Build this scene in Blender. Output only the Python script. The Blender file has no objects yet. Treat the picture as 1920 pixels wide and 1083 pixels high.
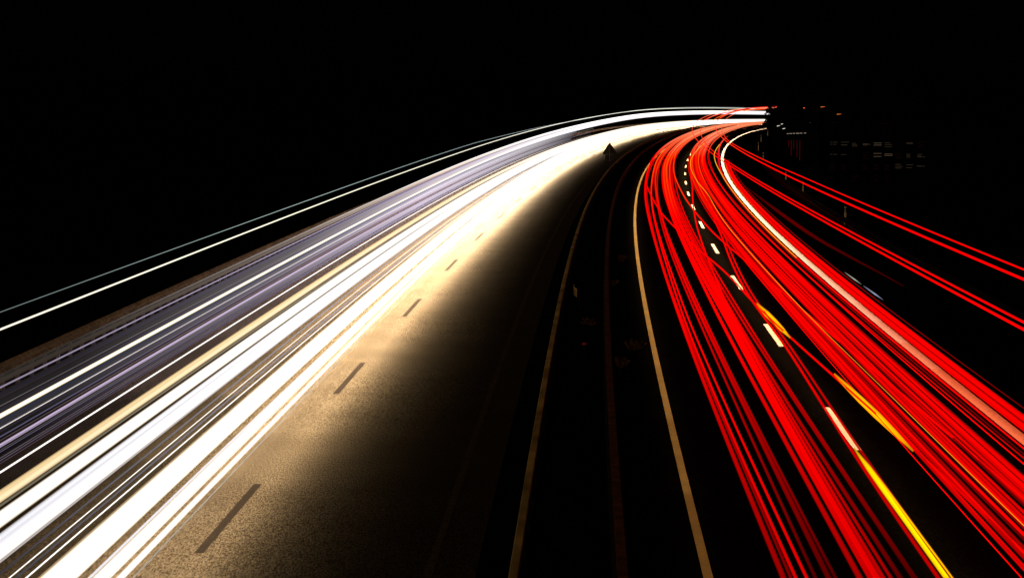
import bpy, bmesh, math, random
import numpy as np
from mathutils import Vector

sc = bpy.context.scene
C = sc.collection
random.seed(7)

# ------------------------------------------------------------------ camera, sky, light
CAM_H, PITCH, FOCAL = 7.2671, 0.0908, 3920.8
cam_d = bpy.data.cameras.new('camera')
cam_d.sensor_width = 36.0
cam_d.lens = 36.0 * FOCAL / 1920.0
cam_d.clip_start, cam_d.clip_end = 0.5, 6000
cam = bpy.data.objects.new('camera', cam_d)
C.objects.link(cam)
cam.location = (0, 0, CAM_H)
cam.rotation_euler = (math.pi / 2 - PITCH, 0, 0)
cam.rotation_euler.rotate_axis('Z', 0.0018)
sc.camera = cam

SUN_EL, SUN_AZ = math.radians(24), math.radians(188)      # added warm fill light from behind the bridge, no real source
w = bpy.data.worlds.new('World'); sc.world = w; w.use_nodes = True
nt = w.node_tree
sky = nt.nodes.new('ShaderNodeTexSky'); sky.sky_type = 'NISHITA'; sky.sun_disc = False
sky.sun_elevation = SUN_EL; sky.sun_rotation = SUN_AZ
bg = nt.nodes['Background']; bg.inputs[1].default_value = 0.00002    # night: next to no sky light
nt.links.new(sky.outputs[0], bg.inputs[0])
sd = bpy.data.lights.new('fill_sun', 'SUN'); sd.energy = 0.35; sd.angle = math.radians(0.5)
sd.color = (1.0, 0.66, 0.32)
fill_sun = bpy.data.objects.new('fill_sun', sd); C.objects.link(fill_sun)
fill_sun.rotation_euler = Vector((math.sin(SUN_AZ) * math.cos(SUN_EL), math.cos(SUN_AZ) * math.cos(SUN_EL), math.sin(SUN_EL))).to_track_quat('Z', 'Y').to_euler()

sc.view_settings.view_transform = 'Standard'
sc.view_settings.look = 'None'
sc.view_settings.exposure = 0
sc.view_settings.gamma = 1
sc.cycles.transparent_max_bounces = 48
sc.cycles.max_bounces = 5
sc.cycles.diffuse_bounces = 2
sc.cycles.use_denoising = True

# ------------------------------------------------------------------ road alignment (metres, s = distance along)
X0, TH0 = 5.6649, 0.0334
K = (0.0403, 1.1443, -1.5776, 1.0532)
Z2 = 1.2134
NS, DS = 1300, 0.5
_s = np.arange(NS) * DS
_u = _s / 300.0
_k = (K[0] + K[1] * _u + K[2] * _u ** 2 + K[3] * _u ** 3) / 1000.0
_th = TH0 + np.concatenate([[0], np.cumsum((_k[1:] + _k[:-1]) / 2 * DS)])
_m = (_th[1:] + _th[:-1]) / 2
_x = X0 + np.concatenate([[0], np.cumsum(np.sin(_m) * DS)])
_y = np.concatenate([[0], np.cumsum(np.cos(_m) * DS)])
_z = Z2 * (_s / 300.0) ** 2                              # gently uphill, over a crest beyond 330 m
_d = np.maximum(0, _s - 330)
_z = np.where(_s > 330, Z2 * 1.21 + 0.0089 * _d - 6.2e-5 * _d ** 2, _z)
_z = np.maximum(_z, -3)

def at(s, o, z=0.0):
    """A point s metres along the road, o metres right of the right carriageway's lane dashes, z above it."""
    x, y, t, zz = np.interp(s, _s, _x), np.interp(s, _s, _y), np.interp(s, _s, _th), np.interp(s, _s, _z)
    return Vector((float(x + o * math.cos(t)), float(y - o * math.sin(t)), float(zz + z)))

def heading(s):
    return float(np.interp(s, _s, _th))

# ------------------------------------------------------------------ materials
def mat(name):
    m = bpy.data.materials.new(name); m.use_nodes = True
    b = m.node_tree.nodes['Principled BSDF']
    return m, m.node_tree, b

def grainy(name, dark, light, scale, rough=0.85, spec=0.1, big=None, bump=0.0, contrast=(0.3, 0.7), detail=2.0, stretch=1.0):
    m, t, b = mat(name)
    N, Lk = t.nodes, t.links
    co = N.new('ShaderNodeTexCoord')
    n = N.new('ShaderNodeTexNoise'); n.inputs['Scale'].default_value = scale; n.inputs['Detail'].default_value = detail
    mp = N.new('ShaderNodeMapping'); mp.inputs['Scale'].default_value = (1, stretch, 1)
    Lk.new(co.outputs['Object'], mp.inputs[0]); Lk.new(mp.outputs[0], n.inputs['Vector'])
    r = N.new('ShaderNodeValToRGB'); r.color_ramp.elements[0].position, r.color_ramp.elements[1].position = contrast
    r.color_ramp.elements[0].color = (*dark, 1); r.color_ramp.elements[1].color = (*light, 1)
    Lk.new(n.outputs['Fac'], r.inputs[0])
    col = r.outputs[0]
    if big:
        n2 = N.new('ShaderNodeTexNoise'); n2.inputs['Scale'].default_value = big; n2.inputs['Detail'].default_value = 4
        Lk.new(co.outputs['Object'], n2.inputs['Vector'])
        mr = N.new('ShaderNodeMapRange'); mr.inputs[1].default_value, mr.inputs[2].default_value = 0.3, 0.7
        mr.inputs[3].default_value, mr.inputs[4].default_value = 0.88, 1.1
        Lk.new(n2.outputs['Fac'], mr.inputs[0])
        mx = N.new('ShaderNodeMix'); mx.data_type = 'RGBA'; mx.blend_type = 'MULTIPLY'; mx.inputs[0].default_value = 1
        Lk.new(col, mx.inputs[6]); Lk.new(mr.outputs[0], mx.inputs[7]); col = mx.outputs[2]
    Lk.new(col, b.inputs['Base Color'])
    if bump:
        bp = N.new('ShaderNodeBump'); bp.inputs['Strength'].default_value = bump; bp.inputs['Distance'].default_value = 0.01
        Lk.new(n.outputs['Fac'], bp.inputs['Height']); Lk.new(bp.outputs[0], b.inputs['Normal'])
    b.inputs['Roughness'].default_value = rough
    b.inputs['Specular IOR Level'].default_value = spec
    return m

M = {}
M['asphalt_left'] = grainy('asphalt in warm headlight tone', (0.0096, 0.0064, 0.0036), (0.0544, 0.0408, 0.0248), 43, 0.9, 0.0, big=0.5, contrast=(0.34, 0.68), detail=3, stretch=0.24)  # asphalt toned lighter and browner for the headlit side
M['asphalt_right'] = grainy('asphalt in unlit night tone', (0.00128, 0.00112, 0.00096), (0.0048, 0.00432, 0.004), 12, 0.9, 0.0, big=0.4)  # the same asphalt darkened in colour for the unlit side
M['grass'] = grainy('dark verge grass', (0.001, 0.001, 0.0005), (0.004, 0.0045, 0.0025), 2.5, 1.0, 0.0)
M['white_paint'] = grainy('white road paint', (0.66, 0.62, 0.54), (0.86, 0.83, 0.76), 14, 0.7, 0.3)
M['warm_lit_paint'] = grainy('white road paint in warm light tone', (0.36, 0.24, 0.075), (0.44, 0.30, 0.10), 12, 0.75, 0.2, big=0.8)  # white line toned yellow, its weaker warm light put into the colour
M['backlit_paint'] = grainy('white road paint in backlit dark tone', (0.0064, 0.0048, 0.0032), (0.0112, 0.008, 0.0056), 22, 0.9, 0.0)  # white markings darkened in colour, as they look against the headlights
M['faint_paint'] = grainy('faint brown road paint', (0.03, 0.022, 0.012), (0.075, 0.055, 0.03), 10, 0.9, 0.0)  # edge line only a little paler than the asphalt
M['steel'] = grainy('dull galvanised steel', (0.11, 0.085, 0.05), (0.19, 0.15, 0.09), 5, 0.8, 0.1, big=0.5)
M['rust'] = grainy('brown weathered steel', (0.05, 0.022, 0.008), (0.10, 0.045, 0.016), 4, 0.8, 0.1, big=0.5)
M['darksteel'] = grainy('dark weathered steel', (0.06, 0.06, 0.06), (0.15, 0.15, 0.14), 5, 0.8, 0.1)
M['brown'] = grainy('steel beam in brown lit tone', (0.14, 0.085, 0.04), (0.34, 0.21, 0.10), 4, 0.8, 0.1, big=0.5)  # brown light on the beam put into its colour
M['steel_dim'] = grainy('dim steel', (0.12, 0.104, 0.12), (0.2, 0.18, 0.2), 5, 0.8, 0.1)
M['unlit_steel'] = grainy('steel in unlit dark tone', (0.004, 0.004, 0.004), (0.012, 0.012, 0.012), 5, 0.8, 0.05)  # night darkness put into the colour so posts and poles stay unseen
M['golden'] = grainy('steel in golden lit tone', (0.182, 0.1235, 0.0455), (0.5525, 0.39, 0.1495), 1.6, 0.85, 0.02, big=0.25, stretch=.4)  # golden light on the galvanised rail put into its colour
M['dimreddish'] = grainy('dark reddish steel', (0.048, 0.0168, 0.0048), (0.156, 0.057, 0.0144), 3, 0.85, 0.05, big=0.6)  # dark reddish brown tone for one rail and some posts
M['post_white'] = grainy('white plastic', (0.3, 0.25, 0.15), (0.7, 0.6, 0.4), 20, 0.6, 0.2)
M['black_plastic'] = grainy('black plastic', (0.006, 0.006, 0.006), (0.012, 0.012, 0.012), 20, 0.6, 0.2)
M['sign_back'] = grainy('grey sign back', (0.014, 0.0112, 0.0084), (0.028, 0.0224, 0.0168), 8, 0.7, 0.1)
M['leaf'] = grainy('dark leaves', (0.002, 0.003, 0.0015), (0.005, 0.007, 0.003), 3, 1.0, 0.0)
M['bark'] = grainy('dark bark', (0.02, 0.015, 0.01), (0.04, 0.03, 0.02), 6, 1.0, 0.0)
M['wall'] = grainy('dark rendered wall', (0.0012, 0.0012, 0.0012), (0.0024, 0.0024, 0.0018), 2, 0.9, 0.0)
M['reflector_red'] = grainy('red reflector plastic', (0.22, 0.0044, 0.0066), (0.44, 0.0088, 0.0132), 30, 0.4, 0.3)

def emitter(name, col, strength):
    m = bpy.data.materials.new(name); m.use_nodes = True
    t = m.node_tree; t.nodes.remove(t.nodes['Principled BSDF'])
    e = t.nodes.new('ShaderNodeEmission'); e.inputs[0].default_value = (*col, 1); e.inputs[1].default_value = strength
    t.links.new(e.outputs[0], t.nodes['Material Output'].inputs[0])
    m.cycles.emission_sampling = 'NONE'
    return m

def trail_material():
    """Light of a lamp along its path: full in the middle of the streak, softening towards its rim."""
    m = bpy.data.materials.new('streak of light'); m.use_nodes = True
    t = m.node_tree; N, L = t.nodes, t.links
    N.remove(N['Principled BSDF'])
    g = N.new('ShaderNodeNewGeometry')
    ax = N.new('ShaderNodeAttribute'); ax.attribute_name = 'axis'
    gl = N.new('ShaderNodeAttribute'); gl.attribute_name = 'glow'
    def vm(op, a, b=None, s=None):
        n = N.new('ShaderNodeVectorMath'); n.operation = op
        L.new(a, n.inputs[0])
        if b is not None: L.new(b, n.inputs[1])
        if s is not None: L.new(s, n.inputs['Scale'])
        return n
    d = vm('DOT_PRODUCT', g.outputs['Incoming'], ax.outputs['Vector'])
    al = vm('SCALE', ax.outputs['Vector'], s=d.outputs['Value'])
    pr = vm('SUBTRACT', g.outputs['Incoming'], al.outputs[0])
    nn = vm('NORMALIZE', pr.outputs[0])
    c = vm('DOT_PRODUCT', g.outputs['Normal'], nn.outputs[0])
    ab = N.new('ShaderNodeMath'); ab.operation = 'ABSOLUTE'; L.new(c.outputs['Value'], ab.inputs[0])
    soft = N.new('ShaderNodeMath'); soft.operation = 'POWER'; L.new(ab.outputs[0], soft.inputs[0]); L.new(gl.outputs['Alpha'], soft.inputs[1])
    bf = N.new('ShaderNodeMath'); bf.operation = 'SUBTRACT'; bf.inputs[0].default_value = 1; L.new(g.outputs['Backfacing'], bf.inputs[1])
    a = N.new('ShaderNodeMath'); a.operation = 'MULTIPLY'; L.new(soft.outputs[0], a.inputs[0]); L.new(bf.outputs[0], a.inputs[1])
    # the rim of a lamp's streak is warmer than its middle
    ramp = N.new('ShaderNodeValToRGB')
    ramp.color_ramp.elements[0].position = 0.15; ramp.color_ramp.elements[0].color = (1.0, 0.62, 0.26, 1)
    ramp.color_ramp.elements[1].position = 0.75; ramp.color_ramp.elements[1].color = (1, 1, 1, 1)
    L.new(ab.outputs[0], ramp.inputs[0])
    mx = N.new('ShaderNodeMix'); mx.data_type = 'RGBA'; mx.blend_type = 'MULTIPLY'; mx.inputs[0].default_value = 1
    L.new(gl.outputs['Color'], mx.inputs[6]); L.new(ramp.outputs[0], mx.inputs[7])
    e = N.new('ShaderNodeEmission'); L.new(mx.outputs[2], e.inputs[0]); e.inputs[1].default_value = 1
    tr = N.new('ShaderNodeBsdfTransparent')
    ms = N.new('ShaderNodeMixShader'); L.new(a.outputs[0], ms.inputs[0]); L.new(tr.outputs[0], ms.inputs[1]); L.new(e.outputs[0], ms.inputs[2])
    L.new(ms.outputs[0], N['Material Output'].inputs[0])
    m.cycles.emission_sampling = 'NONE'
    return m
M['trail'] = trail_material()

# ------------------------------------------------------------------ helpers
def tag(o, label=None, cat=None, group=None, kind=None):
    if label: o['label'] = label
    if cat: o['category'] = cat
    if group: o['group'] = group
    if kind: o['kind'] = kind
    return o

def obj(name, vs, fs, m, parent=None, smooth=False):
    me = bpy.data.meshes.new(name)
    me.from_pydata([tuple(v) for v in vs], [], fs)
    me.materials.append(m)
    if smooth:
        me.polygons.foreach_set('use_smooth', [True] * len(me.polygons))
    me.update()
    o = bpy.data.objects.new(name, me); C.objects.link(o)
    if parent:
        o.parent = parent
        o.matrix_parent_inverse = parent.matrix_world.inverted()
    return o

def empty(name, loc, rz=0):
    o = bpy.data.objects.new(name, None); C.objects.link(o)
    o.location = loc; o.rotation_euler = (0, 0, rz)
    o.empty_display_size = 0.3
    return o

def child(name, vs, fs, m, parent, smooth=False):
    """a part whose coordinates are already relative to its thing"""
    o = obj(name, vs, fs, m, None, smooth); o.parent = parent
    return o

class MB:
    def __init__(self): self.v, self.f = [], []
    def box(self, x0, x1, y0, y1, z0, z1):
        b = len(self.v)
        self.v += [(x, y, z) for z in (z0, z1) for x, y in ((x0, y0), (x1, y0), (x1, y1), (x0, y1))]
        self.f += [tuple(b + i for i in q) for q in ((0, 3, 2, 1), (4, 5, 6, 7), (0, 1, 5, 4), (1, 2, 6, 5), (2, 3, 7, 6), (3, 0, 4, 7))]
        return self
    def cyl(self, x, y, z0, z1, r0, r1=None, n=12, dx=0, dy=0):
        r1 = r0 if r1 is None else r1
        b = len(self.v)
        for z, r, ox, oy in ((z0, r0, 0, 0), (z1, r1, dx, dy)):
            self.v += [(x + ox + r * math.cos(2 * math.pi * i / n), y + oy + r * math.sin(2 * math.pi * i / n), z) for i in range(n)]
        self.f += [(b + i, b + (i + 1) % n, b + n + (i + 1) % n, b + n + i) for i in range(n)]
        self.f += [tuple(b + i for i in reversed(range(n))), tuple(b + n + i for i in range(n))]
        return self
    def prism(self, pts, y0, y1):
        b, n = len(self.v), len(pts)
        self.v += [(x, y0, z) for x, z in pts] + [(x, y1, z) for x, z in pts]
        self.f += [(b + i, b + (i + 1) % n, b + n + (i + 1) % n, b + n + i) for i in range(n)]
        self.f += [tuple(b + i for i in reversed(range(n))), tuple(b + n + i for i in range(n))]
        return self

def strip(name, s0, s1, prof, m, parent=None, step=2.0, closed=False, smooth=False):
    """sweep a profile of (o, z) points along the road"""
    n = max(2, int(round((s1 - s0) / step)) + 1)
    ss = np.linspace(s0, s1, n)
    vs, fs, k = [], [], len(prof)
    for s in ss:
        vs += [at(s, o, z) for o, z in prof]
    for i in range(n - 1):
        for j in range(k if closed else k - 1):
            a, b = i * k + j, i * k + (j + 1) % k
            fs.append((a, b, b + k, a + k))
    if closed:
        fs.append(tuple(reversed(range(k)))); fs.append(tuple((n - 1) * k + j for j in range(k)))
    return obj(name, vs, fs, m, parent, smooth)

# ------------------------------------------------------------------ ground, embankment, roads
g = obj('ground', [(-3000, -300, -8), (3000, -300, -8), (3000, 4500, -8), (-3000, 4500, -8)], [(0, 1, 2, 3)], M['grass'])
tag(g, kind='structure')
e = strip('embankment', 0, 600, [(-44, -9.5), (-24, -0.15), (-21, -0.03), (-7.2, -0.03), (-5.8, 0.06), (-4.4, -0.03), (7.1, -0.03), (9.0, -0.12), (19, -12.5)], M['grass'], step=4)
tag(e, kind='structure')
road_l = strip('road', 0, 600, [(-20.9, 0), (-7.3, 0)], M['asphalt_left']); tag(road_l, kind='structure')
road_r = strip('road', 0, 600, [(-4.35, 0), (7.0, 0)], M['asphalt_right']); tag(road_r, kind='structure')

MZ = 0.006
def line(name, parent, s0, s1, o, wd, m):
    return strip(name, s0, s1, [(o - wd / 2, MZ), (o + wd / 2, MZ)], m, parent)
line('edge_line', road_r, 10, 560, -3.75, 0.15, M['warm_lit_paint'])
line('edge_line', road_r, 10, 560, 3.71, 0.30, M['white_paint'])
line('edge_line', road_l, 10, 560, -8.03, 0.13, M['faint_paint'])
line('edge_line', road_l, 10, 560, -15.72, 0.15, M['backlit_paint'])

def arc(o, l):
    """s at which the line at offset o has run l metres"""
    x, y = _x + o * np.cos(_th), _y - o * np.sin(_th)
    a = np.concatenate([[0], np.cumsum(np.hypot(np.diff(x), np.diff(y)))])
    return float(np.interp(l, a, _s))
for i in range(26):
    a, b = arc(0, 42.88 + 18 * i), arc(0, 48.88 + 18 * i)
    strip('lane_dash', a, b, [(-0.075, MZ), (0.075, MZ)], M['white_paint'], road_r, step=2)
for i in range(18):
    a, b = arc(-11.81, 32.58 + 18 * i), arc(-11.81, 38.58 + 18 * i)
    strip('lane_dash', a, b, [(-11.885, MZ), (-11.735, MZ)], M['backlit_paint'], road_l, step=2)

# ------------------------------------------------------------------ guardrails
def guardrail(label, o, s0, s1, face, m, post_m, zt, ps0, ps1, pstep, far=560, box=0):
    """W-beam rail on posts; face = +1 if the ridge of the beam points right"""
    root = empty('guardrail', at(s0, o)); tag(root, label, 'guardrail', 'guardrails along the motorway')
    bpy.context.view_layer.update()
    f = face
    h = 0.31
    pr = [(0, 0), (0.045 * f, 0.035), (0.08 * f, 0.06), (0.08 * f, 0.10), (0.01 * f, 0.14), (0.01 * f, 0.17), (0.08 * f, 0.21), (0.08 * f, 0.25), (0.045 * f, 0.275), (0, h),
          (-0.004 * f, h), (-0.004 * f, 0)]
    if box:
        pr = [(-box / 2, 0.13), (-box / 2 + .012, 0.12), (box / 2 - .012, 0.12), (box / 2, 0.13), (box / 2, h - .012), (box / 2 - .014, h), (-box / 2 + .014, h), (-box / 2, h - .012)]
    strip('beam', s0, far, [(o + a, zt - h + b) for a, b in pr], m, root, step=4, closed=True, smooth=False)
    n = 0
    s = ps0
    while s < ps1 and n < 95:
        p, hd = at(s, o - 0.075 * f), heading(s)
        me = POST.data
        c = bpy.data.objects.new('post', me); C.objects.link(c)
        c.parent = root; c.matrix_parent_inverse = root.matrix_world.inverted()
        c.location = p - Vector((0, 0, 0.3)); c.rotation_euler = (0, 0, -hd)
        c.scale = (1, 1, (zt + 0.25) / 1.0)
        c.material_slots[0].link = 'OBJECT'; c.material_slots[0].material = post_m
        s += pstep; n += 1
    return root
mb = MB().box(-0.05, 0.05, -0.03, -0.024, 0, 1).box(-0.05, -0.044, -0.0235, 0.03, 0, 1).box(0.044, 0.05, -0.0235, 0.03, 0, 1)
POST = obj('post', mb.v, mb.f, M['steel'])
guardrail('brown lit steel guardrail on close-set posts along the far left shoulder', -20.05, 10, 560, 1, M['brown'], M['steel_dim'], 0.74, 40, 165, 1.333)
guardrail('golden lit steel guardrail on the left side of the dark median', -6.62, 10, 560, -1, M['golden'], M['unlit_steel'], 0.70, 16, 200, 2.0, box=.13)
guardrail('reddish brown steel guardrail on the right side of the dark median', -5.1, 10, 560, 1, M['dimreddish'], M['unlit_steel'], 0.70, 16, 200, 2.0, box=.15)
guardrail('dark guardrail with faintly lit posts beyond the right shoulder', 7.6, 10, 420, -1, M['unlit_steel'], M['dimreddish'], 0.72, 90, 215, 1.333, far=420)
bpy.data.objects.remove(POST)

# ------------------------------------------------------------------ warning sign seen from behind
p = at(190, -6.85); hd = heading(190)
sg = empty('warning_sign', p, -hd); tag(sg, 'dark triangular warning sign with plate below, seen from behind against the white headlight band', 'road sign')
mb = MB().cyl(0, 0, -0.1, 2.72, 0.038)
child('pole', mb.v, mb.f, M['unlit_steel'], sg)
mb = MB().box(-.02, .02, -.052, -.0385, 1.12, 2.45); child('pole_lit_strip', mb.v, mb.f, M['steel_dim'], sg)  # lit streak of the pole, added as a paler strip
tri = []
for k in range(3):
    a = math.pi / 2 + k * 2 * math.pi / 3
    cx_, cz_ = 0.66 * math.cos(a), 2.12 + 0.60 * math.sin(a)
    for j in range(5):
        b = a - math.pi / 3 + j * math.pi / 6
        tri.append((cx_ + 0.07 * math.cos(b), cz_ + 0.07 * math.sin(b)))
mb = MB().prism(tri, 0.045, 0.06); child('triangle_plate', mb.v, mb.f, M['sign_back'], sg)
mb = MB().box(-0.40, 0.40, 0.045, 0.058, 1.17, 1.72); child('lower_plate', mb.v, mb.f, M['sign_back'], sg)
mb = MB()
for z in (1.3, 1.58, 1.95, 2.3): mb.box(-0.3 if z < 2 else -0.2, 0.3 if z < 2 else 0.2, 0.018, 0.0445, z, z + 0.04)
child('bracket', mb.v, mb.f, M['unlit_steel'], sg)

# ------------------------------------------------------------------ delineator posts on the right verge
def delineator(s, o, label, first=None):
    root = empty('delineator_post', at(s, o, -0.08), -heading(s)); tag(root, label, 'marker post', 'delineator posts along the right verge')
    if first:
        for ch in first.children:
            c = ch.copy(); C.objects.link(c); c.parent = root
        return root
    pts = lambda z0, z1, t: [(-0.06, z0), (0.06, z0), (0.06, z1 - t), (-0.06, z1)]
    mb = MB().prism(pts(-0.2, 0.72, 0), -0.05, 0.05); child('post_body', mb.v, mb.f, M['post_white'], root)
    mb = MB().prism(pts(0.721, 0.95, 0.04), -0.05, 0.05); child('black_band', mb.v, mb.f, M['black_plastic'], root)
    mb = MB().prism(pts(0.951 - 0.04 + 0.04, 1.06, 0.06), -0.048, 0.048); child('cap', mb.v, mb.f, M['post_white'], root)
    mb = MB().box(-0.025, 0.025, -0.056, -0.0505, 0.76, 0.9); child('reflector', mb.v, mb.f, M['post_white'], root)
    return root
dl = ['nearest white delineator post, standing alone below the twin red trails', 'delineator post touching the underside of the twin red trails, second nearest',
      'small delineator post under the twin red trails, left of the second nearest one', 'delineator post right of the white line above the twin red trails',
      'tiny delineator post close to the bend of the white line', 'tiny delineator post near the far end of the white line', 'farthest tiny delineator post under the end of the white line']
d0 = None
for (s, o), lb in zip(((120, 8.24), (153, 8.3), (171, 8.1), (223, 8.0), (262, 7.9), (300, 7.9), (335, 7.8)), dl):
    r = delineator(s, o, lb, d0); d0 = d0 or r

# a small red reflector and a curved end piece on the median
r = empty('reflector_marker', at(57.5, -5.75)); tag(r, 'small red reflector on a low stake in the dark median', 'reflector')
mb = MB().cyl(0, 0, -0.2, 0.42, 0.02, 0.02); child('stake', mb.v, mb.f, M['unlit_steel'], r)
mb = MB().cyl(0, 0, 0.425, 0.475, 0.07, 0.06, 16); child('lens', mb.v, mb.f, M['reflector_red'], r)
cr = empty('rail_end_piece', at(72, -6.05, 0.35)); tag(cr, 'curved golden lit steel end piece beside the left median guardrail', 'rail end')
vs, fs = [], []
for i in range(13):
    a = math.radians(150 + i * 8)
    for z in (0, 0.30): vs.append((0.20 * math.cos(a), 0.20 * math.sin(a), z + .012 * (12 - i)))
for i in range(12): fs.append((2 * i, 2 * i + 2, 2 * i + 3, 2 * i + 1))
pl = child('curved_plate', vs, fs, M['golden'], cr, True)
md = pl.modifiers.new('thickness', 'SOLIDIFY'); md.thickness = 0.006
mb = MB().cyl(0, -0.2, -0.55, 0.36, 0.03); child('stake', mb.v, mb.f, M['unlit_steel'], cr)

M['dry'] = grainy('dry brown weeds', (0.0156, 0.0091, 0.0039), (0.065, 0.039, 0.0156), 9, 0.9, 0.0)
for k, (s, o, lb) in enumerate(((56, -4.75, 'low clump of dry weeds in the median, level with the red reflector'), (60, -4.35, 'low clump of dry weeds in the median beside the golden edge line'),
                                (92, -4.5, 'farthest clump of dry weeds in the median, near the bend of the golden line'), (80, -4.9, 'clump of dry weeds between the median guardrail and the golden line'),
                                (66, -5.7, 'thin dry weeds in the middle of the dark median'))):
    rg = random.Random(k + 5)
    vs, fs = [], []
    for j in range(46):
        x, y, a, h, l = rg.gauss(0, .07), rg.gauss(0, .09), rg.uniform(0, 6.28), rg.uniform(.06, .3), rg.uniform(.02, .2)
        b = len(vs); dx, dy = math.cos(a), math.sin(a)
        vs += [(x - dy * .008, y + dx * .008, -.05), (x + dy * .008, y - dx * .008, -.05), (x + dx * l + dy * .004, y + dy * l - dx * .004, h), (x + dx * l * 1.5, y + dy * l * 1.5, h * .9)]
        fs += [(b, b + 1, b + 2), (b, b + 2, b + 3)]
    wd_ = obj('weed_clump', vs, fs, M['dry']); wd_.location = at(s, o, 0.0)
    tag(wd_, lb, 'weeds', 'dry weeds in the median')

# ------------------------------------------------------------------ the light streaks
def lamps_path(knots, s0, s1, wob, seed):
    rng = random.Random(seed)
    n = int((s1 - s0)) + 1
    ss = np.linspace(s0, s1, n)
    ks = sorted(knots)
    oo = np.interp(ss, [k[0] for k in ks], [k[1] for k in ks])
    if len(ks) > 1:
        kern = np.hanning(21); kern /= kern.sum()
        oo = np.convolve(np.pad(oo, 10, mode='edge'), kern, 'valid')
    for l in (83, 190):
        oo = oo + wob * math.sqrt(l / 190) * np.sin(ss / l * 2 * math.pi + rng.uniform(0, 6.28))
    return ss, oo

COUNT = [0]
HOT = ((1, .10, .03), (1, .24, .09), (1, .42, .24))
def trail(label, o, z, r, col, strength, s0=20, s1=455, wob=0.04, near=1.0, far=1.0, farcol=None, soft=0.8, spread=1.0, ramp=(28, 62, 140, 260), mid=1.0, name='light_trail', cat='light trail', group=None, fade=None, sides=10):
    """one lamp's streak: o = offset or knots, r = radius (m); near/far scale its strength at 28 m and beyond 250 m"""
    COUNT[0] += 1
    ss, oo = lamps_path(o if isinstance(o, (list, tuple)) else [(0, o)], s0, s1, wob, COUNT[0])
    keep = [0]
    for i in range(1, len(ss)):                              # coarser rings farther away
        if ss[i] - ss[keep[-1]] >= min(4.0, 1.0 + ss[i] / 90) or i == len(ss) - 1: keep.append(i)
    ss, oo = ss[keep], oo[keep]
    zz = np.interp(ss, [k[0] for k in z], [k[1] for k in z]) if isinstance(z, list) else np.full(len(ss), z)
    pts = [at(s, o_, z_) for s, o_, z_ in zip(ss, oo, zz)]
    vs, fs, ax, glow = [], [], [], []
    n = len(pts)
    for i, pt in enumerate(pts):
        T = (pts[min(i + 1, n - 1)] - pts[max(i - 1, 0)]).normalized()
        U = T.cross(Vector((0, 0, 1))).normalized(); V = U.cross(T)
        rr = float(r * (1 + spread * max(0, ss[i] - 45) / 130))
        k = float(np.interp(ss[i], ramp, [near, mid, 1, far]))
        if fade:
            q = (ss[i] - s0) / (s1 - s0)
            e = float(min(1, q / fade, (1 - q) / fade)); rr *= 0.25 + 0.75 * e; k *= 0.3 + 0.7 * e
        t = float(min(1, max(0, (ss[i] - 110) / 110)))
        c = [a + (b - a) * t for a, b in zip(col, farcol or col)]
        if col[1] < .01:                                    # far off, many tail lights run into one salmon glow
            t2 = float(min(1, max(0, (ss[i] - 215) / 130)))
            c = [a + (b - a) * t2 for a, b in zip(c, HOT[COUNT[0] % 3])]
        for j in range(sides):
            a = 2 * math.pi * j / sides
            vs.append(pt + rr * (math.cos(a) * U + math.sin(a) * V))
            ax.append(T); glow += [c[0] * strength * k, c[1] * strength * k, c[2] * strength * k, soft]
    for i in range(n - 1):
        for j in range(sides):
            a, b = i * sides + j, i * sides + (j + 1) % sides
            fs.append((a, b, b + sides, a + sides))
    ob = obj(name, vs, fs, M['trail'], None, True)
    A = ob.data.attributes.new('axis', 'FLOAT_VECTOR', 'POINT'); A.data.foreach_set('vector', [x for v in ax for x in v])
    B = ob.data.attributes.new('glow', 'FLOAT_COLOR', 'POINT'); B.data.foreach_set('color', glow)
    tag(ob, label, cat, group)
    return ob

ORD = ['first', 'second', 'third', 'fourth', 'fifth', 'sixth', 'seventh', 'eighth', 'ninth', 'tenth', 'eleventh', 'twelfth', 'thirteenth', 'fourteenth', 'fifteenth', 'sixteenth',
       'seventeenth', 'eighteenth', 'nineteenth', 'twentieth', 'twenty-first', 'twenty-second', 'twenty-third', 'twenty-fourth', 'twenty-fifth', 'twenty-sixth', 'twenty-seventh', 'twenty-eighth', 'twenty-ninth', 'thirtieth', 'thirty-first', 'thirty-second']

RED, ORG, CRIM, AMB = (1.0, 0.0, 0.0), (1.0, 0.085, 0.003), (1.0, 0.0, 0.02), (1.0, 0.30, 0.01)
GL = 'red tail light trails of the left lane'
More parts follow.
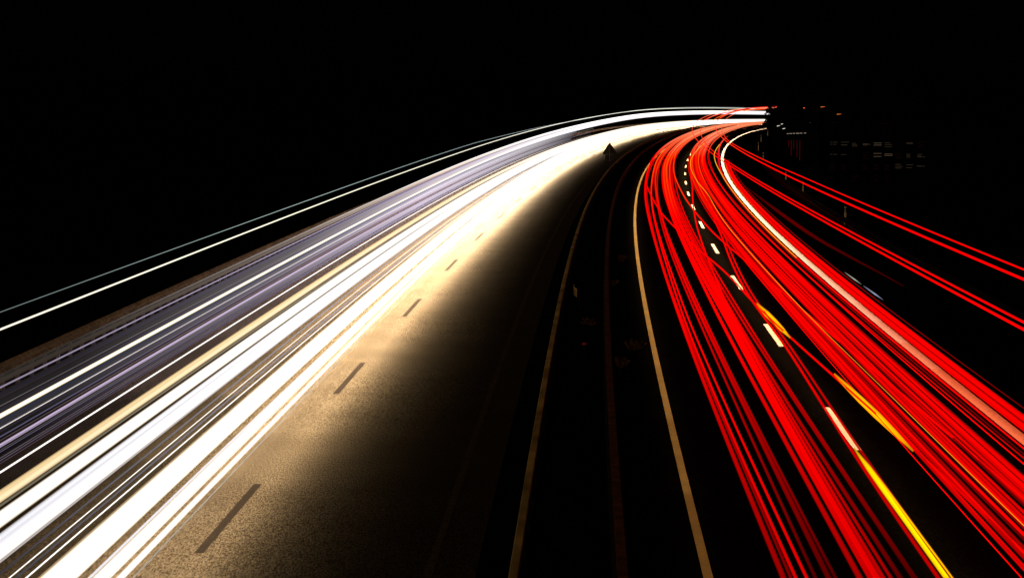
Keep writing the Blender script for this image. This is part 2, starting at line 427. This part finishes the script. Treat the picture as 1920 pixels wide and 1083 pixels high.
# --- left lane of the departing side: offset, radius, strength, near factor, far colour
left_red = [
 ([(20, -2.93), (60, -2.98), (180, -3.15)], .040, 1.1, .30, RED, 'dim wide'), ([(20, -2.86), (70, -2.95), (180, -3.0)], .022, .8, .25, RED, 'thin dim'),
 ([(20, -2.71), (60, -2.83), (180, -2.7)], .026, 1.3, .55, ORG, 'bright'), ([(20, -2.62), (60, -2.74), (180, -2.62)], .024, 1.3, .6, RED, 'bright'),
 ([(20, -2.48), (180, -2.45)], .026, .8, .1, RED, 'faint'), ([(20, -2.33), (180, -2.4)], .04, .9, .12, ORG, 'faint wide'), ([(20, -2.24), (180, -2.3)], .026, .9, .09, RED, 'faint'),
 ([(20, -1.95), (40, -1.86), (120, -1.75), (180, -1.95)], .042, 1.2, .33, RED, 'dim wide'),
 ([(20, -1.77), (60, -1.62), (180, -1.85)], .034, 1.4, .5, ORG, 'bright'), ([(20, -1.70), (60, -1.57), (180, -1.78)], .034, 1.5, .55, RED, 'bright wide'),
 ([(20, -1.63), (60, -1.50), (180, -1.62)], .034, 1.5, .5, ORG, 'bright'), ([(20, -1.56), (60, -1.44), (180, -1.5)], .030, 1.4, .35, RED, 'bright'),
 ([(20, -1.46), (60, -1.38), (180, -1.35)], .026, 1.1, .33, ORG, 'thin'), ([(20, -1.34), (180, -1.25)], .035, .9, .12, RED, 'faint wide'),
 ([(20, -1.22), (180, -1.1)], .03, .8, .10, RED, 'faint'), ([(20, -1.12), (60, -1.05), (180, -1.0)], .026, .9, .10, RED, 'faint thin')]
for i, (o, r, st, nr, fc, w_) in enumerate(left_red):
    r *= 1.08
    trail('%s red light trail, %s to the right of the golden edge line' % (w_, ORD[i]), o, .8, r, RED, st, near=nr, farcol=fc, group=GL, wob=.03, soft=1.35)

# --- lane changers crossing the dashes
GC = 'tail light trails crossing the lane dashes'
trail('red trail crossing from the left lane over the dashes, carrying the two upper amber flashes', [(20, .85), (38, .48), (48, .14), (57, -.2), (68, -.54), (76, -.62), (91, -1.36), (115, -2.31), (152, -3.1), (200, -3.25)], .8, .028, RED, 1.2, wob=0, near=.6, farcol=RED, group=GC)
trail('red trail crossing the dashes into the right lane, upper one of the crossing pair', [(20, 1.7), (45, 1.3), (60, .95), (82, .41), (98, -.11), (126, -.55), (166, -.93), (220, -1.2)], .8, .028, RED, 1.2, wob=0, farcol=ORG, group=GC)
trail('thin red trail weaving from right lane to left lane, left one of its pair', [(20, -1.8), (49, -1.63), (68, -1.3), (85, -1.04), (102, -.77), (148, .2), (200, .6)], .8, .026, RED, 1.3, wob=0, near=.4, farcol=RED, group=GC)
trail('thin red trail beside the lane dashes, dim at the bottom along the long amber flash', [(20, -.9), (36, -.77), (55, -.45), (67, -.5), (80, -.27), (98, .2), (150, 1.0)], .8, .030, RED, 1.1, wob=0, near=.45, farcol=RED, group=GC)
trail('dim red trail just right of the lane dashes, running beside the weaving pair', [(20, -.72), (36, -.6), (55, -.34), (67, -.36), (80, -.12), (98, .34), (150, 1.1)], .8, .026, RED, .9, wob=0, near=.25, farcol=RED, group=GC)

# --- amber flashes of a turn signal
GI = 'amber turn signal flashes'
trail('amber flash streak between the second and third nearest lane dashes', [(56, -.16), (68, -.54)], .83, .08, (1, .42, .0), 1.8, s0=56, s1=65.5, wob=0, fade=.3, soft=.9, group=GI, name='signal_flash', cat='signal flash')
trail('long amber flash streak at the left edge of the wide red band', [(37, .44), (49, .10)], .83, .08, (1, .38, .0), 1.8, s0=38, s1=48.8, wob=0, fade=.3, soft=.9, group=GI, name='signal_flash', cat='signal flash')
trail('bright yellow flash streak running from the nearest lane dash to the bottom edge', [(20, -.74), (28, -.70), (37, -.65)], .80, .062, (1, .55, .0), 1.7, s0=20, s1=38.5, wob=0, fade=.14, soft=1.3, group=GI, name='signal_flash', cat='signal flash')

# --- right lane
GR = 'red tail light trails of the right lane'
right_red = [
 (.30, .011, 1.3, 1, RED, 'thin bright'), (.41, .036, 1.4, .8, ORG, 'bright'), (.48, .034, 1.4, .9, RED, 'bright'), (.56, .036, 1.3, .55, RED, 'wide'),
 (.64, .036, 1.4, 1, ORG, 'bright wide'), (.72, .030, 1.3, .8, RED, 'bright'), (.80, .026, .7, .12, RED, 'dark'), (.88, .03, 1.3, .9, RED, 'bright'),
 (1.05, .026, 1.1, .5, ORG, 'dim'), (1.11, .034, 1.3, .9, RED, 'wide'), (1.18, .034, 1.4, .9, RED, 'bright wide'), (1.25, .028, 1.3, .6, ORG, 'bright'),
 (1.34, .026, 1.1, .3, RED, 'dark'), (1.43, .030, 1.1, .35, RED, 'dark wide'), (1.56, .034, 1.3, .5, RED, 'dim wide'), (1.63, .038, 1.5, 1, ORG, 'bright wide'),
 (1.71, .040, 1.5, 1, RED, 'bright wide'), (1.79, .038, 1.5, .95, RED, 'wide'), (1.87, .034, 1.4, .8, RED, 'wide'), (1.95, .022, 1.2, .7, RED, 'thin'),
 (2.20, .013, 1.3, 1, RED, 'thin bright'), (2.28, .015, 1.0, .4, RED, 'thin dim'), (2.37, .018, .8, .15, CRIM, 'thin dark'), (2.47, .026, 1.3, .9, CRIM, 'crimson'),
 (2.93, .030, 1.5, 1, ORG, 'bright'), (3.01, .042, 1.5, 1, RED, 'bright wide'), (3.10, .044, 1.5, 1, RED, 'bright wide'), (3.19, .040, 1.4, .8, RED, 'wide'), (3.27, .034, 1.1, .4, RED, 'dark'),
 (3.50, .014, .6, .25, RED, 'thin dark')]
for i, (o, r, st, nr, fc, w_) in enumerate(right_red):
    r *= 1.0; st *= (1, .5, 1.1, .62, .95, .32, 1.1)[i % 7]
    side = 'left' if o < 2.6 else 'right'
    j = ORD[sum(1 for q in right_red if q[0] < 2.6) - 1 - i] if o < 2.6 else ORD[i - sum(1 for q in right_red if q[0] < 2.6)]
    nm = '%s red light trail, %s to the %s of the wide white line' % (w_, j, side)
    if o > 2.3:                                              # these cars keep their distance to the line
        kn = [(20, o)] + [(s, o + (f - 2.70) * (1 if o > 2.6 else .85)) for s, f in ((62, 2.73), (80, 2.77), (107, 2.87), (134, 3.0), (161, 3.18), (188, 3.41), (216, 3.68))]
        trail(nm, kn, .8, r, RED, st, near=nr, farcol=fc, group=GR, wob=.012, s1=205 if o > 2.6 else 300, fade=.1, soft=1.3)
    else:
        trail(nm, o, .8, r, RED, st, near=nr, farcol=fc, group=GR, wob=.03, soft=1.35)
trail('thin amber trail threading the middle of the wide red band', [(20, 1.05), (45, .97), (60, .86), (106, .78), (136, .98), (152, .72), (177, .49), (203, .49), (260, 1.24)], .83, .008, AMB, 1.2, s1=262, wob=0, farcol=(1, .42, .02), spread=2.0)
trail('amber trail hugging the left side of the white line round the bend', [(60, 2.42), (100, 2.55), (140, 2.74), (172, 2.86), (196, 2.82), (220, 2.82), (256, 3.2)], .83, .014, AMB, 1.2, s0=84, s1=258, wob=0, farcol=(1, .45, .02), spread=1.6)
trail('soft dark red streak on the shoulder right of the white line', [(70, 5.2), (84, 4.77), (95, 4.43), (130, 4.15), (150, 3.95)], .8, .10, RED, .10, s0=72, s1=150, wob=0, fade=.4, soft=1.3, spread=0)
GT = 'high tail light trails of a lorry'
for lb, o, z, r in (('lower line of the lower red lorry trail pair across the dark right verge', 1.12, 3.72, .030), ('upper line of the lower red lorry trail pair across the dark right verge', 1.24, 3.78, .026),
                    ('lower line of the topmost red lorry trail pair at the right', 2.96, 3.72, .036), ('upper line of the topmost red lorry trail pair at the right', 3.42, 3.72, .026)):
    kn = {1.12: [(30, 1.12), (100, 1.05), (190, .62), (240, .55)], 1.24: [(30, 1.22), (100, 1.15), (140, 1.08), (200, 1.42), (240, 1.5)], 2.96: [(30, 2.96), (300, 2.86)], 3.42: [(30, 3.42), (90, 3.5), (160, 3.1), (240, 3.75)]}[o]
    trail(lb, kn, z, r * .8, (1, 0.0, 0), 1.4, s1=455, wob=0, farcol=(1, .05, .01), spread=.25, group=GT)
for o, z, c, lb in ((.7, 3.45, (1, .012, .004), 'red high lorry trail showing only at the far bend, lowest of its three'), (2.2, 3.6, (1, .16, .01), 'orange red high lorry trail showing only at the far bend'), (3.1, 3.95, (1, .012, .01), 'red high lorry trail at the far bend, closest to the topmost white line')):
    trail(lb, o, z, .03, c, 1.3, s0=235, s1=480, wob=.02, fade=.3, spread=.6, group=GT)
trail('short bluish white glint streak on the right shoulder beside the red band, lower one', [(67, 3.76), (72, 3.72)], .8, .035, (.62, .66, 1.0), .55, s0=67, s1=72, wob=0, fade=.45, soft=1.2, spread=0)  # unidentified reflection built as a short glowing streak
trail('short pale glint streak on the right shoulder beside the red band, upper one', [(72, 3.74), (77, 3.7)], .8, .032, (.9, .95, .8), .5, s0=72.5, s1=77.5, wob=0, fade=.45, soft=1.2, spread=0)  # second part of that reflection, also built as a glowing streak

# --- oncoming side: car headlights in the outer lane
GW = 'white headlight trails of the outer lane'
W, WY, WB = (1.0, .98, .95), (1.0, .95, .82), (.93, .93, 1.0)
head = [  # offset, height, radius, colour, strength, near, label words
 (-11.86, .66, .009, W, .8, .5, 'hair-thin'), (-12.06, .65, .045, W, 1.5, 1, 'bright white'), (-12.21, .65, .012, W, 1.2, .9, 'thin white'), (-12.33, .65, .085, W, 1.6, 1, 'broad white'),
 (-12.44, .66, .022, WB, 1.2, .8, 'pale'), (-12.70, .65, .05, WY, 1.5, 1, 'warm white'), (-12.90, .66, .15, WY, 1.7, 1, 'very broad white'), (-13.08, .64, .05, WY, 1.4, .9, 'warm rimmed'),
 (-13.33, .65, .014, W, 1.5, 1, 'thin clean white'), (-13.45, .68, .018, (.55, .55, .72), .7, .15, 'faint lilac'), (-13.59, .65, .011, W, 1.4, 1, 'thin white'), (-13.74, .7, .02, (.6, .58, .7), .7, .1, 'faint grey'),
 (-13.97, .66, .015, (.7, .66, .68), .9, .8, 'thin grey'), (-14.10, .66, .075, W, 1.6, 1, 'broad white'), (-14.24, .68, .055, WB, 1.4, .75, 'soft lilac white'), (-14.36, .70, .055, WB, 1.4, .7, 'soft lilac white'),
 (-14.74, .66, .065, (1, .98, .86), 1.6, 1, 'broad yellowish white'), (-14.86, .70, .06, (1, .98, .9), 1.5, 1, 'bright yellowish white'), (-14.93, .78, .022, (.50, .44, .30), .6, .5, 'dull grey'),
 (-14.92, .93, .055, (1, .80, .48), 1.2, .95, 'broad cream'), (-15.03, .93, .045, (1, .74, .38), 1.1, .8, 'cream and amber'),
]
for i, (o, z, r, c, st, nr, w_) in enumerate(head):
    sf = 1.6 if r > .04 else .9; r *= 1.2 if r > .04 else 1
    trail('%s headlight trail, %s left of the dark lane dashes' % (w_, ORD[i]), o, z, r, c, st, near=nr, far=1.3, farcol=tuple(min(1, q * .5 + .5) for q in c), group=GW, wob=.015, spread=.8, s1=520, soft=sf)
GH = 'high white lorry light trails'
hi = [  # offset, height, radius, colour, strength, near, label
 (-15.31, 1.08, .018, W, 1.6, 1, 'clean white lorry light trail bordering the black gap above the cream band'),
 (-15.34, 1.5, .032, (.72, .58, .86), 1.0, .75, 'lavender lorry light trail between two thin white ones'),
 (-14.98, 2.0, .014, W, 1.5, 1, 'thin white lorry light trail under the yellow-white one'),
 (-13.90, 2.78, .034, (1, .97, .74), 1.5, 1, 'bold yellow-white lorry light trail through the violet haze at the left'),
 (-14.65, 2.8, .016, (.66, .58, .85), .75, .55, 'thin violet lorry light trail along the foot of the brown guardrail'),
 (-14.82, 3.63, .018, (1, .99, .78), 1.5, .95, 'lower thicker one of the two topmost trails crossing the black at left'),
 (-13.81, [(0, 4.28), (130, 4.25), (260, 3.78)], .0075, (.72, .95, .95), .8, .25, 'topmost thin bluish trail crossing the black at left'),
]
for o, z, r, c, st, nr, lb in hi:
    trail(lb, o, z, r, c, st, near=nr, far=1.2 if not isinstance(z, float) or z > 2.3 else .12, farcol=tuple(min(1, q * .6 + .4) for q in c), group=GH, wob=.008, spread=.45, s1=520 if not isinstance(z, float) or z > 2.3 else 290)
GV = 'faint violet glow streaks added for the haze'
VI, GY, BL, BR = (.50, .44, .58), (.52, .46, .47), (.34, .38, .66), (.62, .48, .40)
veil = [  # added glow of the lit asphalt and wall: offset, height, radius, colour, near, mid strength
 (-15.42, 1.18, .022, BL, .06, .8), (-15.5, 1.28, .05, VI, .02, .9), (-15.46, 1.38, .04, GY, .02, .9), (-15.38, 1.62, .03, (.3, .16, .2), .05, .7), (-15.3, 1.72, .05, GY, .03, 1.0), (-15.22, 1.84, .05, VI, .05, 1.1),
 (-14.86, 2.12, .05, VI, .10, 1.0), (-14.70, 2.24, .05, GY, .10, 1.0), (-14.5, 2.36, .022, BL, .14, .8), (-14.62, 2.46, .06, VI, .08, .9), (-14.66, 2.56, .07, GY, .06, .85), (-14.7, 2.66, .06, VI, .07, .8),
 (-14.62, 2.92, .05, BR, .10, .95), (-14.58, 3.02, .014, W, .04, 1.2)]
for i, (o, z, r, c, nr, st) in enumerate(veil):
    trail('faint %s glow streak, %s up from the black gap above the cream band' % ({VI: 'violet', GY: 'grey', BL: 'blue', BR: 'brownish', W: 'white'}.get(c, 'dark plum'), ORD[i]),
          o, z, r * 1.1, c, st * 1.5, near=nr * .45, far=1.4 if z > 2.4 else .05, farcol=tuple(min(1, q * .5 + .5) for q in c), group=GV, wob=.012, spread=.5, soft=1.0, s1=520 if z > 2.4 else 262, ramp=(36, 64, 112, 270), mid=.22)

rng = random.Random(11)
FINE = ('thin violet', 'thin grey', 'thin blue', 'thin plum', 'thin pale')
for i in range(24):
    z = 1.16 + i * .062 + rng.uniform(-.015, .015)
    o = float(np.interp(z, [1.1, 1.5, 2.0, 2.4, 3.1], [-15.42, -15.36, -15.02, -14.72, -14.6])) + rng.uniform(-.05, .05)
    k = rng.randrange(5)
    c = ((.50, .42, .66), (.52, .47, .48), (.32, .36, .70), (.42, .22, .30), (.85, .80, .88))[k]
    trail('hair-%s lorry streak in the violet haze, %s up from the black gap' % (FINE[k], ORD[i]), o, z, .0055, c, 1.1, near=rng.choice((.07, .12, .2, .34)), far=1.0 if z > 2.4 else .05,
          group='hair-thin lorry streaks in the violet haze', wob=.008, spread=.5, s1=520 if z > 2.4 else 262, ramp=(36, 70, 112, 270), mid=.5, sides=6)

# ------------------------------------------------------------------ headlamps' light on the road: unseen lamp rows added above the asphalt
def lamp_row(o, z, wd, power, col, s0, s1, step, spread, gain, near=1, at_=(35, 120), whiten=0):
    s = s0
    while s < s1:
        a = at(s + step / 2, o, z)
        ld = bpy.data.lights.new('vehicle_glow', 'AREA'); ld.shape = 'RECTANGLE'; ld.size = wd; ld.size_y = step
        ld.energy = power * step * wd * float(np.interp(s, [*at_, 300], [near, gain, gain])); q = float(np.interp(s, [60, 150], [0, whiten])); ld.color = [a + (1 - a) * q for a in col]; ld.spread = math.radians(spread)
        lo = bpy.data.objects.new('vehicle_glow', ld); C.objects.link(lo)
        lo.location = a; lo.rotation_euler = (0, 0, -heading(s + step / 2))
        s += step
lamp_row(-11.75, .80, .30, 156, (1, .85, .66), 14, 500, 5, 156, 8, whiten=.6)
lamp_row(-12.95, .75, .25, 238, (1, .85, .66), 14, 500, 5, 156, 9, whiten=.6)
lamp_row(-14.4, .60, .40, 12, (1, .82, .60), 14, 500, 9, 140, 24)
lamp_row(-16.9, 2.0, .40, 19, (.84, .74, .98), 14, 500, 12, 140, 14, near=.22)
# added rows over the painted lines stand in for departing cars' lights
lamp_row(3.60, .50, .30, 4.2, (1, .72, .50), 44, 460, 6, 90, 4.4, near=.06, at_=(52, 150))
lamp_row(3.40, .70, .30, 12, (1, .15, .045), 20, 140, 6, 110, .1, at_=(50, 130))  # red row stands in for the tail lights' glow
lamp_row(-.10, .70, .30, 10, (1, .66, .32), 20, 330, 9, 110, 4.5)
lamp_row(-3.75, .60, .20, 5, (1, .74, .42), 20, 330, 9, 100, 3, near=.35, at_=(30, 110))

# ------------------------------------------------------------------ far lamps, buildings, trees
def px(x, y, Y):
    """world point at depth Y seen where the far thing stands"""
    return Vector(((x - 960) / FOCAL * Y, Y, CAM_H - (y - 184) / FOCAL * Y))
lampw = emitter('white street lamp glow', (1, .93, .8), 1.1)
lampo = emitter('orange street lamp glow', (1, .22, .03), .9)
def street_lamp(x, y, Y, base, m, label, arm, sz=.16):
    p = px(x, y, Y); h = p.z - base
    root = empty('street_lamp', (p.x, p.y, base)); tag(root, label, 'street lamp', 'far street lamps at the right')
    mb = MB().cyl(-arm, 0, -0.2, h + .1, .09, .05); child('pole', mb.v, mb.f, M['unlit_steel'], root)
    mb = MB().cyl(-arm + .05, 0, h + .06, h + .14, .03).box(min(-arm, 0), max(-arm, 0) + .01, -.03, .03, h + .11, h + .17); child('arm', mb.v, mb.f, M['unlit_steel'], root)
    mb = MB().prism([(-sz * 1.6, h - .02), (sz * 1.6, h + .06), (sz * 1.4, h + .1), (-sz * 1.5, h + .07)], -.09, .09); child('lamp_head', mb.v, mb.f, m, root)
    return root
street_lamp(1540, 199.5, 322, -8, lampo, 'orange street lamp high in the black right of the road end, left one', .9, .2)
street_lamp(1570.5, 213, 322, -8, lampo, 'orange street lamp high in the black right of the road end, lower right one', .9, .2)
street_lamp(1457.5, 235, 318, -6, lampw, 'white lamp right beside the trail ends, lower one of a slanting pair', .6, .13)
street_lamp(1464, 231.5, 318, -6, lampw, 'white lamp right beside the trail ends, upper one of a slanting pair', .6, .09)
street_lamp(1468, 240, 312, -6, lampw, 'white lamp just below the slanting pair beside the trail ends', .6, .12)

# low hall with red lit columns
winr = emitter('dim red light', (.16, .006, .012), .28)
wint = emitter('white shop light', (1, .78, .62), .42)
Y = 300
p0, p1 = px(1472, 249, Y), px(1511, 296, Y)
hall = empty('hall', (p0.x, Y, -8.0)); tag(hall, 'small dark hall with red lit columns under a white lit eave', 'building')
wd, top = p1.x - p0.x, p0.z + 8
mb = MB().box(-.2, wd + .2, 0, 5, -.5, top - .05); child('wall', mb.v, mb.f, M['wall'], hall)
mb = MB().prism([(-.5, top - .049), (wd + .5, top - .049), (wd + .5, top + .2), (-.5, top + .03)], -.5, 5.4); child('roof', mb.v, mb.f, M['wall'], hall)
for k, (x, l) in enumerate(((.35, .9), (.72, 2.2), (1.05, 1.3), (1.55, 2.4), (1.95, 2.9))):
    mb = MB().box(x, x + .09, -.03, -.004, top - .9 - l, top - .9); child('lit_column', mb.v, mb.f, winr, hall)
for k, (x, l) in enumerate(((.05, .25), (.42, .35), (.9, .3), (1.35, .5), (1.95, .3), (2.5, .3))):
    mb = MB().box(x, x + l, -.53, -.504, top - .02 + .02 * k, top + .04 + .02 * k); child('eave_lamp', mb.v, mb.f, wint, hall)

# office block with blinds
Y = 330
p0, p1 = px(1548, 257, Y), px(1748, 330, Y)
off = empty('office_building', (p0.x, Y, -8.0)); tag(off, 'dark office block with rows of dimly lit blinds, right of the trails', 'building')
wd, top = p1.x - p0.x, p0.z + 8
mb = MB().box(0, wd, 0, 9, -.5, top); child('wall', mb.v, mb.f, M['wall'], off)
mb = MB().box(-.15, wd + .15, -.15, 9.15, top + .003, top + .25); child('roof', mb.v, mb.f, M['wall'], off)
dim = [emitter('dim window %d' % k, c, s) for k, (c, s) in enumerate((((.75, .5, .32), .04), ((.8, .55, .33), .10), ((.30, .10, .07), .016), ((.2, .03, .03), .025)))]
litmap = {(0, 0): 0, (0, 1): 0, (0, 2): 0, (0, 3): 0, (0, 4): 1, (0, 5): 0, (0, 7): 0, (0, 8): 3, (1, 0): 0, (1, 1): 0, (1, 3): 2, (1, 4): 1, (1, 5): 1, (1, 6): 2, (1, 7): 0, (1, 8): 0,
          (2, 0): 2, (2, 1): 3, (2, 3): 3, (2, 5): 2, (2, 6): 0, (2, 7): 0, (2, 8): 0, (3, 2): 3, (3, 4): 3, (3, 5): 3, (2, 4): 2}
rng = random.Random(3)
for (rw, cl), k in sorted(litmap.items()):
    x0 = .55 + cl * 1.72; z1 = top - .5 - rw * 1.75
    mb = MB()
    for q in range(rng.choice((1, 2, 3, 3)) if k < 2 else 5):
        zz = z1 - .22 * q - .1 * rng.random() - (.3 * rng.random() if k < 2 else 0)
        mb.box(x0, x0 + (1.25 if k == 1 else rng.uniform(.6, 1.25)), -.02, -.004, zz - .07, zz)
    child('window_blind', mb.v, mb.f, dim[k], off)

# dark trees beyond the right verge, hiding the far road
def tree(xy, base, h, rad, label, seed):
    rng = random.Random(seed)
    root = empty('tree', (xy[0], xy[1], base)); tag(root, label, 'tree', 'dark trees hiding the far road')
    mb = MB().cyl(0, 0, -.4, h * .55, .22, .10, 8)
    for k in range(5):
        a = rng.uniform(0, 6.28); mb.cyl(0, 0, h * (.25 + .06 * k), h * (.6 + .05 * k), .07, .02, 6, math.cos(a) * rad * .6, math.sin(a) * rad * .6)
    child('trunk', mb.v, mb.f, M['bark'], root)
    vs, fs = [], []
    cl = []
    for k in range(80):
        q = rng.uniform(.08, 1); rr = rad * math.sin(math.pi * min(1, .18 + .8 * (1 - q))) ** .7 * rng.uniform(.3, .95)
        a = rng.uniform(0, 6.28); cl.append((rr * math.cos(a), rr * math.sin(a), h * q, rng.uniform(.5, .95)))
    for cx_, cy_, cz_, cr_ in cl:
        for k in range(120):
            d = Vector((rng.gauss(0, 1), rng.gauss(0, 1), rng.gauss(0, 1))).normalized() * cr_ * rng.uniform(.35, 1)
            c = Vector((cx_, cy_, cz_)) + d
            u = Vector((rng.gauss(0, 1), rng.gauss(0, 1), rng.gauss(0, 1))).normalized(); v = u.orthogonal().normalized()
            b = len(vs); s_ = rng.uniform(.16, .30)
            vs += [c - u * s_, c + v * s_ * .55, c + u * s_, c - v * s_ * .55]; fs.append((b, b + 1, b + 2, b + 3))
    child('crown', vs, fs, M['leaf'], root)
tl = ['dark tree cutting off the ends of the light trails', 'dark tree right behind the one cutting off the trails', 'slim dark tree left of the small white lamps', 'dark tree behind the small white lamps', 'dark tree between the white lamps and the hall', 'dark tree behind the red lit hall', 'dark tree right of the red lit hall',
      'dark tree left of the office block', 'dark tree behind the left end of the office block', 'dark tree behind the middle of the office block']
for k, (x, Y, b, h, r_) in enumerate(((1456, 336, -2.2, 9.8, 2.0), (1470, 339, -3.5, 11, 2.2), (1484, 341, -4.5, 12.5, 2.4), (1502, 337, -6.5, 14.5, 2.6), (1527, 342, -7.8, 15.5, 2.8), (1556, 350, -8.2, 16, 3.0), (1588, 352, -8.2, 16.4, 3.1), (1622, 356, -8.2, 16, 3.1), (1655, 353, -8.2, 16.2, 3.1), (1690, 357, -8.2, 16, 3.1))):
    tree(((x - 960) / FOCAL * Y, Y), b, h, r_, tl[k], 40 + k)
